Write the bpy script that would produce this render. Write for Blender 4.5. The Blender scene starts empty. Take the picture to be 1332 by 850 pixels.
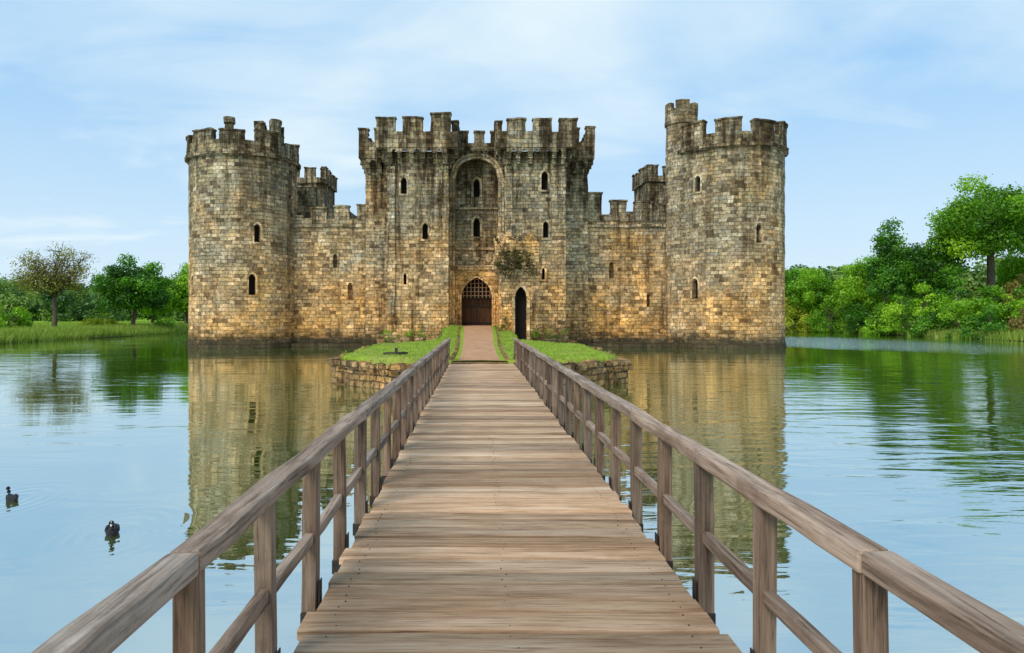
import bpy,bmesh,math,random
import numpy as np
from mathutils import Vector, noise
rng=np.random.default_rng(11); random.seed(7)
sc=bpy.context.scene
COL=sc.collection

# ---------------------------------------------------------------- helpers
def empty(name,loc=(0,0,0)):
    o=bpy.data.objects.new(name,None); COL.objects.link(o); o.empty_display_size=0.5
    return o
def seg(a,b,step):
    n=max(1,int(round(abs(b-a)/step))); return [a+(b-a)*i/n for i in range(n+1)]
class MB:
    def __init__(s): s.v=[];s.f=[]
    def grid(s,U,V,W,fn=None,wrap=False):
        nu,nv,nw=len(U)-1,len(V)-1,len(W)-1
        idx={}
        def g(i,j,k):
            if wrap: i%=nu
            key=(i,j,k)
            if key not in idx:
                p=(U[i],V[j],W[k])
                if fn: p=fn(*p)
                idx[key]=len(s.v); s.v.append(p)
            return idx[key]
        for i in range(nu):
            for k in range(nw):
                s.f.append((g(i,0,k),g(i+1,0,k),g(i+1,0,k+1),g(i,0,k+1)))
                s.f.append((g(i,nv,k+1),g(i+1,nv,k+1),g(i+1,nv,k),g(i,nv,k)))
            for j in range(nv):
                s.f.append((g(i,j,0),g(i,j+1,0),g(i+1,j+1,0),g(i+1,j,0)))
                s.f.append((g(i+1,j,nw),g(i+1,j+1,nw),g(i,j+1,nw),g(i,j,nw)))
        if not wrap:
            for j in range(nv):
                for k in range(nw):
                    s.f.append((g(0,j,k),g(0,j,k+1),g(0,j+1,k+1),g(0,j+1,k)))
                    s.f.append((g(nu,j+1,k),g(nu,j+1,k+1),g(nu,j,k+1),g(nu,j,k)))
    def box(s,x0,x1,y0,y1,z0,z1,step=99,fn=None):
        s.grid(seg(x0,x1,step),seg(y0,y1,step),seg(z0,z1,step),fn)
    def arc(s,cx,cy,r0,r1,a0,a1,z0,z1,n=8,zs=0.6,wrap=False,taper=0):
        A=[a0+(a1-a0)*i/n for i in range(n+1)]
        s.grid(A,[r0,r1],seg(z0,z1,zs),lambda a,r,z:(cx+(r+(taper*(z1-z)/(z1-z0) if r==r1 else 0))*math.cos(a),cy+(r+(taper*(z1-z)/(z1-z0) if r==r1 else 0))*math.sin(a),z),wrap)
    def prism(s,prof,o,n,d0,d1):
        t=(-n[1],n[0]); b=len(s.v); k=len(prof)
        for d in (d0,d1):
            for (x,z) in prof: s.v.append((o[0]+t[0]*x+n[0]*d,o[1]+t[1]*x+n[1]*d,z))
        s.f.append(tuple(range(b,b+k))[::-1]); s.f.append(tuple(range(b+k,b+2*k)))
        for i in range(k):
            j=(i+1)%k; s.f.append((b+i,b+j,b+k+j,b+k+i))
    def ring(s,pin,pout,o,n,d0,d1,closed=False):
        t=(-n[1],n[0]); k=len(pin); b=len(s.v)
        for prof,d in ((pin,d0),(pin,d1),(pout,d1),(pout,d0)):
            for (x,z) in prof: s.v.append((o[0]+t[0]*x+n[0]*d,o[1]+t[1]*x+n[1]*d,z))
        m=k if closed else k-1
        for q in range(4):
            q2=(q+1)%4
            for i in range(m):
                j=(i+1)%k; s.f.append((b+q*k+i,b+q*k+j,b+q2*k+j,b+q2*k+i))
        if not closed:
            s.f.append((b,b+k,b+2*k,b+3*k)); e=b+k-1; s.f.append((e,e+k,e+2*k,e+3*k)[::-1])
    def tube(s,path,rad,n=10,sx=1.0):
        path=[Vector(p) for p in path]; b=len(s.v)
        for i,p in enumerate(path):
            d=(path[min(i+1,len(path)-1)]-path[max(i-1,0)]).normalized()
            up=Vector((0,0,1)) if abs(d.z)<.95 else Vector((1,0,0))
            a=d.cross(up).normalized(); c=a.cross(d).normalized()
            for k in range(n):
                th=2*math.pi*k/n
                s.v.append(tuple(p+a*math.cos(th)*rad[i]*sx+c*math.sin(th)*rad[i]))
        for i in range(len(path)-1):
            for k in range(n):
                k2=(k+1)%n
                s.f.append((b+i*n+k,b+i*n+k2,b+(i+1)*n+k2,b+(i+1)*n+k))
        s.f.append(tuple(b+k for k in range(n))[::-1]); e=b+(len(path)-1)*n
        s.f.append(tuple(e+k for k in range(n)))
    def build(s,name,mat,parent=None,jit=0,cyl=None,bevel=0,cut=None,smooth=False,recalc=True):
        v=s.v
        if jit:
            nv=[]
            for p in v:
                P=Vector(p); q=P+noise.noise_vector(P*1.1)*jit+noise.noise_vector(P*3.7)*jit*.6
                nv.append(tuple(q))
            v=nv
        me=bpy.data.meshes.new(name); me.from_pydata(v,[],s.f)
        if recalc:
            bm=bmesh.new(); bm.from_mesh(me); bmesh.ops.recalc_face_normals(bm,faces=bm.faces); bm.to_mesh(me); bm.free()
        me.materials.append(mat)
        o=bpy.data.objects.new(name,me); COL.objects.link(o)
        for c_ in ([] if cut is None else (cut if isinstance(cut,list) else [cut])):
            if not c_.v: continue
            co=c_.build(name+'_cut',mat)
            m=o.modifiers.new('b','BOOLEAN'); m.object=co; m.operation='DIFFERENCE'; m.solver='EXACT'
            bpy.context.view_layer.objects.active=o
            bpy.ops.object.modifier_apply(modifier='b')
            bpy.data.objects.remove(co)
        if bevel:
            m=o.modifiers.new('bev','BEVEL'); m.width=bevel; m.segments=2; m.limit_method='ANGLE'; m.angle_limit=.6
        me=o.data
        set_uv(me,cyl)
        if smooth:
            for p in me.polygons: p.use_smooth=True
        if parent: o.parent=parent
        return o
def set_uv(me,cyl):
    uv=me.uv_layers.new(name='UVMap') if not me.uv_layers else me.uv_layers[0]
    for p in me.polygons:
        n=p.normal
        if abs(n.z)>.75:
            for li in p.loop_indices:
                c=me.vertices[me.loops[li].vertex_index].co; uv.data[li].uv=(c.x,c.y)
        elif cyl:
            cx,cy,R=cyl; ac=math.atan2(p.center.y-cy,p.center.x-cx)
            rad=(n.x*math.cos(ac)+n.y*math.sin(ac))
            for li in p.loop_indices:
                c=me.vertices[me.loops[li].vertex_index].co
                if abs(rad)>.5:
                    a=math.atan2(c.y-cy,c.x-cx); d=(a-ac+math.pi)%(2*math.pi)-math.pi
                    uv.data[li].uv=((ac+d)*R,c.z)
                else: uv.data[li].uv=(math.hypot(c.y-cy,c.x-cx),c.z)
        else:
            if abs(n.x)>abs(n.y):
                for li in p.loop_indices:
                    c=me.vertices[me.loops[li].vertex_index].co; uv.data[li].uv=(c.y+.17,c.z)
            else:
                for li in p.loop_indices:
                    c=me.vertices[me.loops[li].vertex_index].co; uv.data[li].uv=(c.x,c.z)
def np_mesh(name,verts,faces,mat,parent=None,tint=None,smooth=False):
    me=bpy.data.meshes.new(name)
    N=len(verts);M,k=faces.shape
    me.vertices.add(N); me.vertices.foreach_set('co',np.asarray(verts,dtype=np.float32).ravel())
    me.loops.add(M*k); me.loops.foreach_set('vertex_index',faces.astype(np.int32).ravel())
    me.polygons.add(M); me.polygons.foreach_set('loop_start',np.arange(0,M*k,k,dtype=np.int32))
    try: me.polygons.foreach_set('loop_total',np.full(M,k,dtype=np.int32))
    except Exception: pass
    me.update(calc_edges=True)
    if tint is not None:
        a=me.attributes.new('tint','FLOAT','POINT'); a.data.foreach_set('value',np.asarray(tint,dtype=np.float32))
    me.materials.append(mat)
    if smooth: me.polygons.foreach_set('use_smooth',np.ones(M,dtype=bool))
    o=bpy.data.objects.new(name,me); COL.objects.link(o)
    if parent: o.parent=parent
    return o

# ---------------------------------------------------------------- node helpers
class NT:
    def __init__(s,mat):
        s.t=mat.node_tree; s.t.nodes.clear()
    def n(s,ty,**k):
        x=s.t.nodes.new(ty)
        for a,b in k.items(): setattr(x,a,b)
        return x
    def l(s,a,b): s.t.links.new(a,b)
    def setin(s,inp,v):
        if isinstance(v,bpy.types.NodeSocket): s.l(v,inp)
        else:
            if isinstance(v,tuple) and len(v)==3 and inp.type=='RGBA': v=v+(1,)
            inp.default_value=v
    def math(s,op,a,b=0.0,clamp=False):
        x=s.n('ShaderNodeMath',operation=op,use_clamp=clamp); s.setin(x.inputs[0],a); s.setin(x.inputs[1],b); return x.outputs[0]
    def vmath(s,op,a,b):
        x=s.n('ShaderNodeVectorMath',operation=op); s.setin(x.inputs[0],a); s.setin(x.inputs[1],b); return x.outputs[0]
    def vlen(s,a):
        x=s.n('ShaderNodeVectorMath',operation='LENGTH'); s.l(a,x.inputs[0]); return x.outputs['Value']
    def mix(s,f,a,b,blend='MIX'):
        x=s.n('ShaderNodeMix',data_type='RGBA',blend_type=blend); s.setin(x.inputs[0],f); s.setin(x.inputs[6],a); s.setin(x.inputs[7],b); return x.outputs[2]
    def noise(s,vec,scale,detail=4,rough=.55,dist=0):
        x=s.n('ShaderNodeTexNoise'); s.l(vec,x.inputs['Vector']); x.inputs['Scale'].default_value=scale
        x.inputs['Detail'].default_value=detail; x.inputs['Roughness'].default_value=rough; x.inputs['Distortion'].default_value=dist
        return x
    def rng(s,v,a,b,c=0.0,d=1.0):
        x=s.n('ShaderNodeMapRange'); s.setin(x.inputs[0],v)
        for i,q in enumerate((a,b,c,d)): x.inputs[i+1].default_value=q
        return x.outputs[0]
    def ramp(s,v,stops,interp='LINEAR'):
        x=s.n('ShaderNodeValToRGB'); s.l(v,x.inputs[0]); cr=x.color_ramp; cr.interpolation=interp
        while len(cr.elements)<len(stops): cr.elements.new(.5)
        for e,(p,c) in zip(cr.elements,stops): e.position=p; e.color=tuple(c)+(1,)
        return x.outputs[0]
    def mulv(s,c,v):
        cc=s.n('ShaderNodeCombineColor'); [s.l(v,cc.inputs[i]) for i in range(3)]
        return s.mix(1.0,c,cc.outputs[0],'MULTIPLY')
    def scale(s,vec,sc_):
        return s.vmath('MULTIPLY',vec,sc_)
    def bump(s,h,strength,dist,normal=None):
        x=s.n('ShaderNodeBump'); s.l(h,x.inputs['Height']); x.inputs['Strength'].default_value=strength; x.inputs['Distance'].default_value=dist
        if normal: s.l(normal,x.inputs['Normal'])
        return x.outputs[0]
    def out(s,color,rough=.85,normal=None,spec=.3,**k):
        p=s.n('ShaderNodeBsdfPrincipled'); s.setin(p.inputs['Base Color'],color); s.setin(p.inputs['Roughness'],rough)
        p.inputs['Specular IOR Level'].default_value=spec
        if normal: s.l(normal,p.inputs['Normal'])
        for a,b in k.items(): s.setin(p.inputs[a.replace('_',' ')],b)
        o=s.n('ShaderNodeOutputMaterial'); s.l(p.outputs[0],o.inputs[0]); return p
def newmat(name):
    m=bpy.data.materials.new(name); m.use_nodes=True; return m,NT(m)

def stone(name,warm=.5,dark=.5,bw=.62,rh=.31,bright=1.0,mortar=.016,wet=True):
    m,t=newmat(name)
    tc=t.n('ShaderNodeTexCoord'); geo=t.n('ShaderNodeNewGeometry'); pos=geo.outputs['Position']
    dn=t.noise(pos,.9,4)
    off=t.vmath('MULTIPLY',t.vmath('SUBTRACT',dn.outputs['Color'],(.5,.5,.5)),(.6,.18,0))
    uv=t.vmath('ADD',tc.outputs['UV'],off)
    b=t.n('ShaderNodeTexBrick'); t.l(uv,b.inputs['Vector'])
    b.inputs['Color1'].default_value=(0,0,0,1); b.inputs['Color2'].default_value=(1,1,1,1); b.inputs['Mortar'].default_value=(.35,.35,.35,1)
    b.inputs['Scale'].default_value=1; b.inputs['Brick Width'].default_value=bw; b.inputs['Row Height'].default_value=rh
    b.inputs['Mortar Size'].default_value=mortar; b.inputs['Mortar Smooth'].default_value=.4; b.offset=.43; b.squash=.75; b.squash_frequency=3
    c=t.ramp(b.outputs['Color'],[(0,(.14,.105,.065)),(.2,(.34,.265,.16)),(.42,(.45,.375,.24)),(.58,(.31,.28,.205)),(.75,(.50,.37,.20)),(.9,(.62,.53,.38)),(1,(.20,.155,.095))])
    z=t.n('ShaderNodeSeparateXYZ'); t.l(pos,z.inputs[0]); Z=z.outputs[2]
    n1=t.noise(pos,.2,5,.62)
    wz=t.math('ADD',t.rng(Z,2,12,.95,0),t.rng(n1.outputs[0],.35,.7,-.5,.65),True)
    c=t.mix(t.math('MULTIPLY',wz,warm),c,t.mix(1.0,c,(1.65,1.10,.54),'MULTIPLY'))
    n4=t.noise(pos,.8,7,.75)
    c=t.mix(t.rng(n4.outputs[0],.54,.70,0,.5),c,(.42,.41,.34))
    n6=t.noise(t.vmath('ADD',pos,(31,17,9)),.55,6,.7)
    c=t.mix(t.rng(n6.outputs[0],.56,.70,0,.5),c,(.24,.23,.10))
    n2=t.noise(t.scale(pos,(1.2,1.2,.11)),1.0,7,.72)
    top=t.rng(Z,7,17,0,.12)
    st=t.rng(t.math('ADD',n2.outputs[0],top),.51,.66,0,.85*dark+.28)
    c=t.mix(st,c,t.mix(1.0,c,(.20,.17,.14),'MULTIPLY'))
    n3=t.noise(pos,4.5,6,.8)
    c=t.mulv(c,t.rng(n3.outputs[0],.34,.66,.32,1.7))
    n5=t.noise(pos,.5,6,.65)
    c=t.mulv(c,t.rng(n5.outputs[0],.32,.68,.6*bright,1.4*bright))
    mf=t.math('MULTIPLY',b.outputs['Fac'],t.rng(n6.outputs[0],.38,.6,.15,.95))
    c=t.mix(mf,c,(.055,.043,.03))
    if wet:
        wl=t.math('ADD',Z,t.rng(n4.outputs[0],.3,.7,-.55,.55))
        c=t.mix(t.rng(wl,.5,1.5,.9,0),c,(.042,.036,.02))
    h=t.math('SUBTRACT',t.math('MULTIPLY',n3.outputs[0],.8),t.math('MULTIPLY',mf,1.0))
    h=t.math('ADD',h,t.math('MULTIPLY',b.outputs['Color'],.6))
    nm=t.bump(h,1.0,.12)
    t.out(c,.92,nm,.12)
    return m
def wood(name,axis,cols,dk=.5,crack=.75,tlo=.68,thi=1.22):
    m,t=newmat(name); geo=t.n('ShaderNodeNewGeometry'); pos=geo.outputs['Position']
    s=[26,26,26]; s['xyz'.index(axis)]=1.1
    at=t.n('ShaderNodeAttribute',attribute_name='tint'); T=at.outputs['Fac']
    cb=t.n('ShaderNodeCombineXYZ'); 
    for i in range(3): t.l(t.math('MULTIPLY',T,37.0),cb.inputs[i])
    p2=t.vmath('ADD',pos,cb.outputs[0])
    g=t.noise(t.scale(p2,tuple(s)),1.0,7,.7,.3)
    s2=[5,5,5]; s2['xyz'.index(axis)]=.6
    g2=t.noise(t.scale(p2,tuple(s2)),1.0,5,.6,.8)
    s3=[70,70,70]; s3['xyz'.index(axis)]=2.5
    g3=t.noise(t.scale(p2,tuple(s3)),1.0,4,.6,.2)
    mixv=t.math('ADD',t.math('MULTIPLY',g.outputs[0],.5),t.math('MULTIPLY',g2.outputs[0],.5))
    c=t.ramp(mixv,[(.34,cols[0]),(.45,cols[1]),(.54,cols[2]),(.68,cols[3])])
    c=t.mix(t.rng(g3.outputs[0],.56,.68,0,crack),c,t.mix(1.0,c,(.38,.32,.28),'MULTIPLY'))
    c=t.mulv(c,t.rng(T,0,1,tlo,thi))
    hue=t.math('FRACT',t.math('MULTIPLY',T,17.3))
    c=t.mix(t.rng(hue,0,1,0,.8),c,t.mix(1.0,c,(1.12,.95,.82),'MULTIPLY'))
    n3=t.noise(pos,2.2,6,.75)
    c=t.mix(t.rng(n3.outputs[0],.52,.72,0,dk),c,cols[0])
    hh=t.math('SUBTRACT',mixv,t.math('MULTIPLY',t.rng(g3.outputs[0],.56,.68,0,1),.25))
    nm=t.bump(hh,.9,.012)
    t.out(c,.8,nm,.2); return m
def simple(name,col,rough=.7,nscale=4,var=.35,metal=0):
    m,t=newmat(name); geo=t.n('ShaderNodeNewGeometry')
    n=t.noise(geo.outputs['Position'],nscale,5)
    a=tuple(x*(1-var) for x in col); b=tuple(min(1,x*(1+var)) for x in col)
    c=t.ramp(n.outputs[0],[(.3,a),(.7,b)])
    t.out(c,rough,t.bump(n.outputs[0],.4,.02),.3,Metallic=metal); return m
def leafmat(name,c0,c1,c2,trans=.35):
    m,t=newmat(name)
    at=t.n('ShaderNodeAttribute',attribute_name='tint')
    c=t.ramp(at.outputs['Fac'],[(0,c0),(.5,c1),(1,c2)])
    d=t.n('ShaderNodeBsdfDiffuse'); t.l(c,d.inputs[0])
    tr=t.n('ShaderNodeBsdfTranslucent'); t.l(t.mix(1.0,c,(1.3,1.35,.6),'MULTIPLY'),tr.inputs[0])
    ms=t.n('ShaderNodeMixShader'); ms.inputs[0].default_value=trans; t.l(d.outputs[0],ms.inputs[1]); t.l(tr.outputs[0],ms.inputs[2])
    gl=t.n('ShaderNodeBsdfGlossy'); gl.inputs['Roughness'].default_value=.45; gl.inputs[0].default_value=(.8,.9,.8,1)
    m2=t.n('ShaderNodeMixShader'); m2.inputs[0].default_value=.03; t.l(ms.outputs[0],m2.inputs[1]); t.l(gl.outputs[0],m2.inputs[2])
    o=t.n('ShaderNodeOutputMaterial'); t.l(m2.outputs[0],o.inputs[0]); return m

M_wall=stone('castle_stone',1.05,.55,bright=1.04)
M_gate=stone('gatehouse_stone',.75,.85,.54,.28,.98)
M_tower=stone('tower_stone',.85,.5,.62,.30,1.02)
M_portal=stone('portal_stone',1.3,.1,.7,.35,1.15)
M_par=stone('parapet_stone',.35,.85,.55,.33,.98)
M_trim=stone('dressed_stone',.8,.3,.5,.4,1.25,.01)
M_island=stone('rubble_stone',.75,.9,.5,.24,.66,.03,wet=False)
M_ruin=stone('ruin_stone',1.3,.4,.4,.22,1.2,.02)
M_dark=simple('painted_shade',(.012,.01,.008),.95)  # near-black colour standing in for shade inside openings
M_door=wood('door_oak','z',[(.04,.018,.01),(.14,.06,.03),(.20,.095,.045),(.27,.14,.07)])
M_iron=simple('rusted_iron',(.03,.024,.02),.6,20)
M_deck=wood('deck_boards','x',[(.20,.11,.055),(.44,.29,.175),(.59,.42,.28),(.74,.58,.43)],.35,.55,.58,1.2)
M_raily=wood('rail_timber','y',[(.065,.042,.03),(.22,.165,.125),(.35,.275,.22),(.55,.47,.40)],.5)
M_post=wood('post_timber','z',[(.04,.027,.02),(.14,.097,.07),(.23,.17,.125),(.36,.28,.22)],.5)

# ---------------------------------------------------------------- CASTLE
castle=empty('medieval_castle',(0,0,0))
frames=MB(); darks=MB()
def lancet(hw,z0,zs,zt,pointed=True,n=10):
    P=[(-hw,z0),(hw,z0)]
    for i in range(n+1):
        x=hw*(1-2*i/n); a=abs(x)/hw
        q=math.sqrt(max(0,4-(a+1)**2))/math.sqrt(3) if pointed else math.sqrt(max(0,1-a*a))
        P.append((x,zs+(zt-zs)*q))
    return P
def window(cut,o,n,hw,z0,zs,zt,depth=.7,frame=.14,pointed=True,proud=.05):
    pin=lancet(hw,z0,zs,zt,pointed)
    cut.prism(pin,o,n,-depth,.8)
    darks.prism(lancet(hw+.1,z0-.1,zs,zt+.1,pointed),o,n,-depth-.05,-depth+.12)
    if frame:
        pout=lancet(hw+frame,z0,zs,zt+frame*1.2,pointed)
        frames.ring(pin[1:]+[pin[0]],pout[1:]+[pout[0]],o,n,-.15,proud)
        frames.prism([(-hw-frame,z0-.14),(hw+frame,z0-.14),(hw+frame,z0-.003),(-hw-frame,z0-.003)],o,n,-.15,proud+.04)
MR=lambda s,a=.25:(random.random()-.5)*2*a
def tower(name,cx,cy,r,zs,zp,zm,wins,ncren=11,phase=0,broken=(),mat=M_tower):
    cut=MB(); b=MB()
    NS=72
    b.arc(cx,cy,.05,r,0,2*math.pi,-1.5,zs,NS,.45,True)
    for (off,zc,h,hw) in wins:
        a=math.atan2(-cy,-cx)+math.asin(off); n=(math.cos(a),math.sin(a))
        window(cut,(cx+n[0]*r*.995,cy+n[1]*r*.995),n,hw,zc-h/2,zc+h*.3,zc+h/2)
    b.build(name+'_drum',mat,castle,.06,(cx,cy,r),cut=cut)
    p=MB()
    p.arc(cx,cy,r-.3,r,0,2*math.pi,-1.5,.75,NS,.4,True,taper=.32)
    p.arc(cx,cy,r-.3,r+.30,0,2*math.pi,zs-.12,zs+.16,NS,.3,True)
    p.arc(cx,cy,r-.55,r+.14,0,2*math.pi,zs+.16,zp,NS,.4,True)
    for i in range(ncren):
        if i in broken: 
            zt=zp+(zm-zp)*random.uniform(.2,.6)
        else: zt=zm+MR(0,.14)
        a0=phase+2*math.pi*(i+.02)/ncren; a1=phase+2*math.pi*(i+.74+MR(0,.05))/ncren
        p.arc(cx,cy,r-.45,r+.12,a0,a1,zp-.01,zt,7,.35)
        if i not in broken: p.arc(cx,cy,r-.52,r+.2,a0-.01,a1+.01,zt,zt+.14,7,.35)
    p.build(name+'_parapet',M_par,castle,.085,(cx,cy,r))
tower('west_round_tower',-20.17,60,4.45,15.8,16.85,17.65,[(.23,9.4,1.5,.26),(.14,5.2,1.7,.28),(-.93,9.8,1.4,.22),(-.9,5.2,1.6,.26)],10,.2,(9,1))
tower('east_round_tower',21.57,60,4.72,16.4,17.4,18.4,[(-.4545,13.5,1.3,.24),(.54,9.3,1.6,.27),(-.5,4.9,1.7,.28)],10,.42,())
tower('rear_west_tower',-20.2,101,4.5,13.4,14.2,15.2,[],11)
tower('rear_east_tower',21.6,101,4.5,13.4,14.2,15.2,[],11)
tt=MB()
tt.arc(17.55,59.3,.05,1.3,0,2*math.pi,-1.5,18.9,20,.6,True)
tt.arc(17.55,59.3,.05,1.42,0,2*math.pi,18.9,19.15,20,.6,True)
tt.arc(17.55,59.3,.9,1.35,0,2*math.pi,19.15,20.0,20,.5,True)
for i in range(5): tt.arc(17.55,59.3,.9,1.36,i*1.2566+.3,i*1.2566+1.2,20.0,20.75+MR(0,.1),4,.4)
tt.build('east_stair_turret',M_tower,castle,.06,(17.55,59.3,1.3))
tt=MB()
tt.arc(-18.3,61,.05,1.25,0,2*math.pi,14,18.4,20,.5,True)
for i,h in enumerate((1.0,.5,1.3,.8,1.35)): tt.arc(-18.3,61,.5,1.3,i*1.2566+.1,i*1.2566+.95,18.4,18.4+h,4,.3)
tt.build('west_stair_turret',M_par,castle,.14,(-18.3,61,1.25))
tt=MB()
tt.arc(-20.9,58.4,.05,.38,0,2*math.pi,15,18.9,14,.5,True); tt.arc(-20.9,58.4,.05,.48,0,2*math.pi,18.9,19.4,14,.5,True); tt.arc(-20.9,58.4,.05,.58,0,2*math.pi,16.9,17.5,14,.5,True)
tt.build('chimney',M_par,castle,.05,(-20.9,58.4,.36))

def run(mb,p0,p1,n,z0,zp,zm,out=.0,th=.5,mw=1.3,gap=.7,start=0,heights=None,cap=True):
    L=math.hypot(p1[0]-p0[0],p1[1]-p0[1]); d=((p1[0]-p0[0])/L,(p1[1]-p0[1])/L)
    def ob(a,b,o0,o1,za,zb,st=.6):
        mb.grid(seg(a,b,st),[o0,o1],seg(za,zb,st),lambda u,v,w:(p0[0]+d[0]*u+n[0]*v,p0[1]+d[1]*u+n[1]*v,w))
    ob(0,L,out-th,out,z0,zp)
    x=start; i=0
    while x<L-.3:
        e=min(x+mw+MR(0,.1),L)
        h=zm if heights is None else heights[i%len(heights)]
        h+=MR(0,.1)
        ob(max(x,0),e,out-th,out,zp-.01,h,.5)
        if cap: ob(max(x,0)-.06,e+.06,out-th-.07,out+.08,h,h+.13,.5)
        x=e+gap; i+=1
    return ob
def corbels(mb,p0,p1,n,z,proj,sp=.95,w=.34,hh=1.15,skylight_block=True):
    L=math.hypot(p1[0]-p0[0],p1[1]-p0[1]); d=((p1[0]-p0[0])/L,(p1[1]-p0[1])/L)
    F=lambda a,v,ww:(p0[0]+d[0]*a+n[0]*v,p0[1]+d[1]*a+n[1]*v,ww)
    k=max(1,round(L/sp)); s3=hh/3
    for i in range(k+1):
        u=min(max(L*i/k,w/2),L-w/2)
        for j in range(3):
            f=(j+1)/3
            mb.grid([u-w/2,u+w/2],[-.3,proj*f-.02*j],[z-hh+s3*j,z-hh+s3*(j+1)-.004],F)
    for i in range(k):
        a=L*i/k+w/2*(1 if i else 2); b=L*(i+1)/k-w/2*(1 if i<k-1 else 2)
        for j in range(6):
            x0=a+(b-a)*j/6; x1=a+(b-a)*(j+1)/6; q=abs((j+.5)/3-1)
            mb.grid([x0,x1],[proj-.3,proj-.03],[z-.12-.3*q**2,z+.01],F)
    if skylight_block: mb.grid([0,L],[-.4,proj-.3],[z+.02,z+.16],F)  # added slab, blocks skylight from above so the machicolation slots go dark

for sgn,nm in ((-1,'west'),(1,'east')):
    cut=MB(); g=MB()
    xs=sorted((sgn*7.03,sgn*2.35))
    g.box(xs[0],xs[1],55,63,-1.5,15.75,.55)
    F=(0,-1)
    wl=[(-5.8,13.0,1.3,.24),(-4.1,9.4,1.3,.22),(-5.7,5.6,.9,.12)] if sgn<0 else [(5.4,13.4,1.5,.26),(5.5,9.5,1.3,.22),(5.3,6.0,.9,.12)]
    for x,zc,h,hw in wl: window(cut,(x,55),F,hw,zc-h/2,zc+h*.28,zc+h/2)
    g.build('gatehouse_%s_front_tower'%nm,M_gate,castle,.06,cut=cut)
    g=MB()
    xs=sorted((sgn*9.4,sgn*2.2))
    g.box(xs[0],xs[1],58.5,67,-1.5,15.75,.6)
    g.build('gatehouse_%s_rear_tower'%nm,M_gate,castle,.06)
    g=MB(); xs=sorted((sgn*7.3,sgn*2.5))
    g.box(xs[0],xs[1],54.72,56,-1.5,1.35,.5)
    xs=sorted((sgn*9.65,sgn*7.1)); g.box(xs[0],xs[1],58.2,60,-1.5,1.1,.5)
    for xx in (2.5,6.75): 
        xs=sorted((sgn*(xx-.28),sgn*(xx+.32))); g.box(xs[0],xs[1],54.84,55.2,1.3,14.5,.6)
    g.build('gatehouse_%s_plinth'%nm,M_gate,castle,.06)
    p=MB(); zc=15.85; pr=.85; pb=.6
    A=(sgn*7.03,55);B=(sgn*2.35,55);C=(sgn*7.03,58.5);D=(sgn*9.3,58.5);E=(sgn*9.3,67)
    O=(sgn,0)
    Af=(A[0]+sgn*pr,55);Bf=(B[0]-sgn*pr,55)
    run(p,Af,Bf,F,zc,17.1,18.1,pr,.5,1.5,.6,heights=[18.1,18.05,18.5] if sgn<0 else [18.1])
    corbels(p,A,B,F,zc,pr)
    run(p,(A[0],55-pr+.5),(C[0],58.5-pr),O,zc,17.1,18.1,pr,.5,1.2,.6,start=.6)
    corbels(p,A,C,O,zc,pr)
    run(p,(C[0]+sgn*pb,58.5),(D[0]+sgn*pb,58.5),F,zc,17.2,18.3,pb,.5,1.0,.55)
    corbels(p,C,D,F,zc,pb)
    run(p,(D[0],58.5-pb+.5),E,O,zc,17.2,18.3,pb,.5,1.3,.6,start=.6)
    corbels(p,D,E,O,zc,pb)
    I=(-sgn,0)
    run(p,(B[0],55-pr+.5),(B[0],62),I,zc,17.1,18.1,pr,.5,1.3,.6,start=.5)
    corbels(p,B,(B[0],57),I,zc,pr)
    run(p,(sgn*9.4,67),(sgn*2.2,67),(0,1),zc,17.05,18.1,0,.5)
    p.build('gatehouse_%s_parapet'%nm,M_par,castle,.06)
g=MB(); g.box(-2.6,2.6,57,66,-1.5,16.2,.5)
c1=MB(); c1.prism(lancet(1.78,1.2,14.0,15.6,False,16),(0,57),(0,-1),-1.2,1)
c2=MB(); c2.prism(lancet(1.27,.9,4.3,5.85,True,16),(0,57),(0,-1),-4.2,-1.0)
cuts=[c1,c2]
for zc,h,hw in ((13.4,1.5,.26),(10.1,1.6,.28)):
    c3=MB(); c3.prism(lancet(hw,zc-h/2,zc+h*.25,zc+h/2),(0,57),(0,-1),-2.0,-1.0); cuts.append(c3)
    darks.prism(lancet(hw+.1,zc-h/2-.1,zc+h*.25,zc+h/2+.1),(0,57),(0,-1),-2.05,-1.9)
    pin=lancet(hw,zc-h/2,zc+h*.25,zc+h/2); pout=lancet(hw+.2,zc-h/2,zc+h*.25,zc+h/2+.22)
    frames.ring(pin[1:]+[pin[0]],pout[1:]+[pout[0]],(0,58.2),(0,-1),-.1,.08)
g.build('gatehouse_centre_wall',M_gate,castle,.03,cut=cuts)
for a,dd in ((0,.0),(.26,.09)):
    pin=lancet(1.78+a,1.2,14.0,15.6+a,False,16); pout=lancet(2.0+a,1.2,14.0,15.82+a,False,16)
    frames.ring(pin[1:]+[pin[0]],pout[1:]+[pout[0]],(0,57),(0,-1),-.3,.07+dd)
p=MB()
run(p,(-1.5,57),(1.5,57),(0,-1),16.3,16.8,17.6,.4,.5,.75,.5,start=.1)
corbels(p,(-1.5,57),(1.5,57),(0,-1),16.3,.4,.8,.22,.4)
p.build('gatehouse_centre_parapet',M_par,castle,.03)
cut=MB(); g=MB(); g.box(-1.76,1.76,57.55,58.35,.8,6.55,.4)
cut.prism(lancet(1.27,.2,4.3,5.85,True,16),(0,57.55),(0,-1),-2,1)
g.build('gate_portal',M_portal,castle,.02,cut=cut)
tr=MB()
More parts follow.
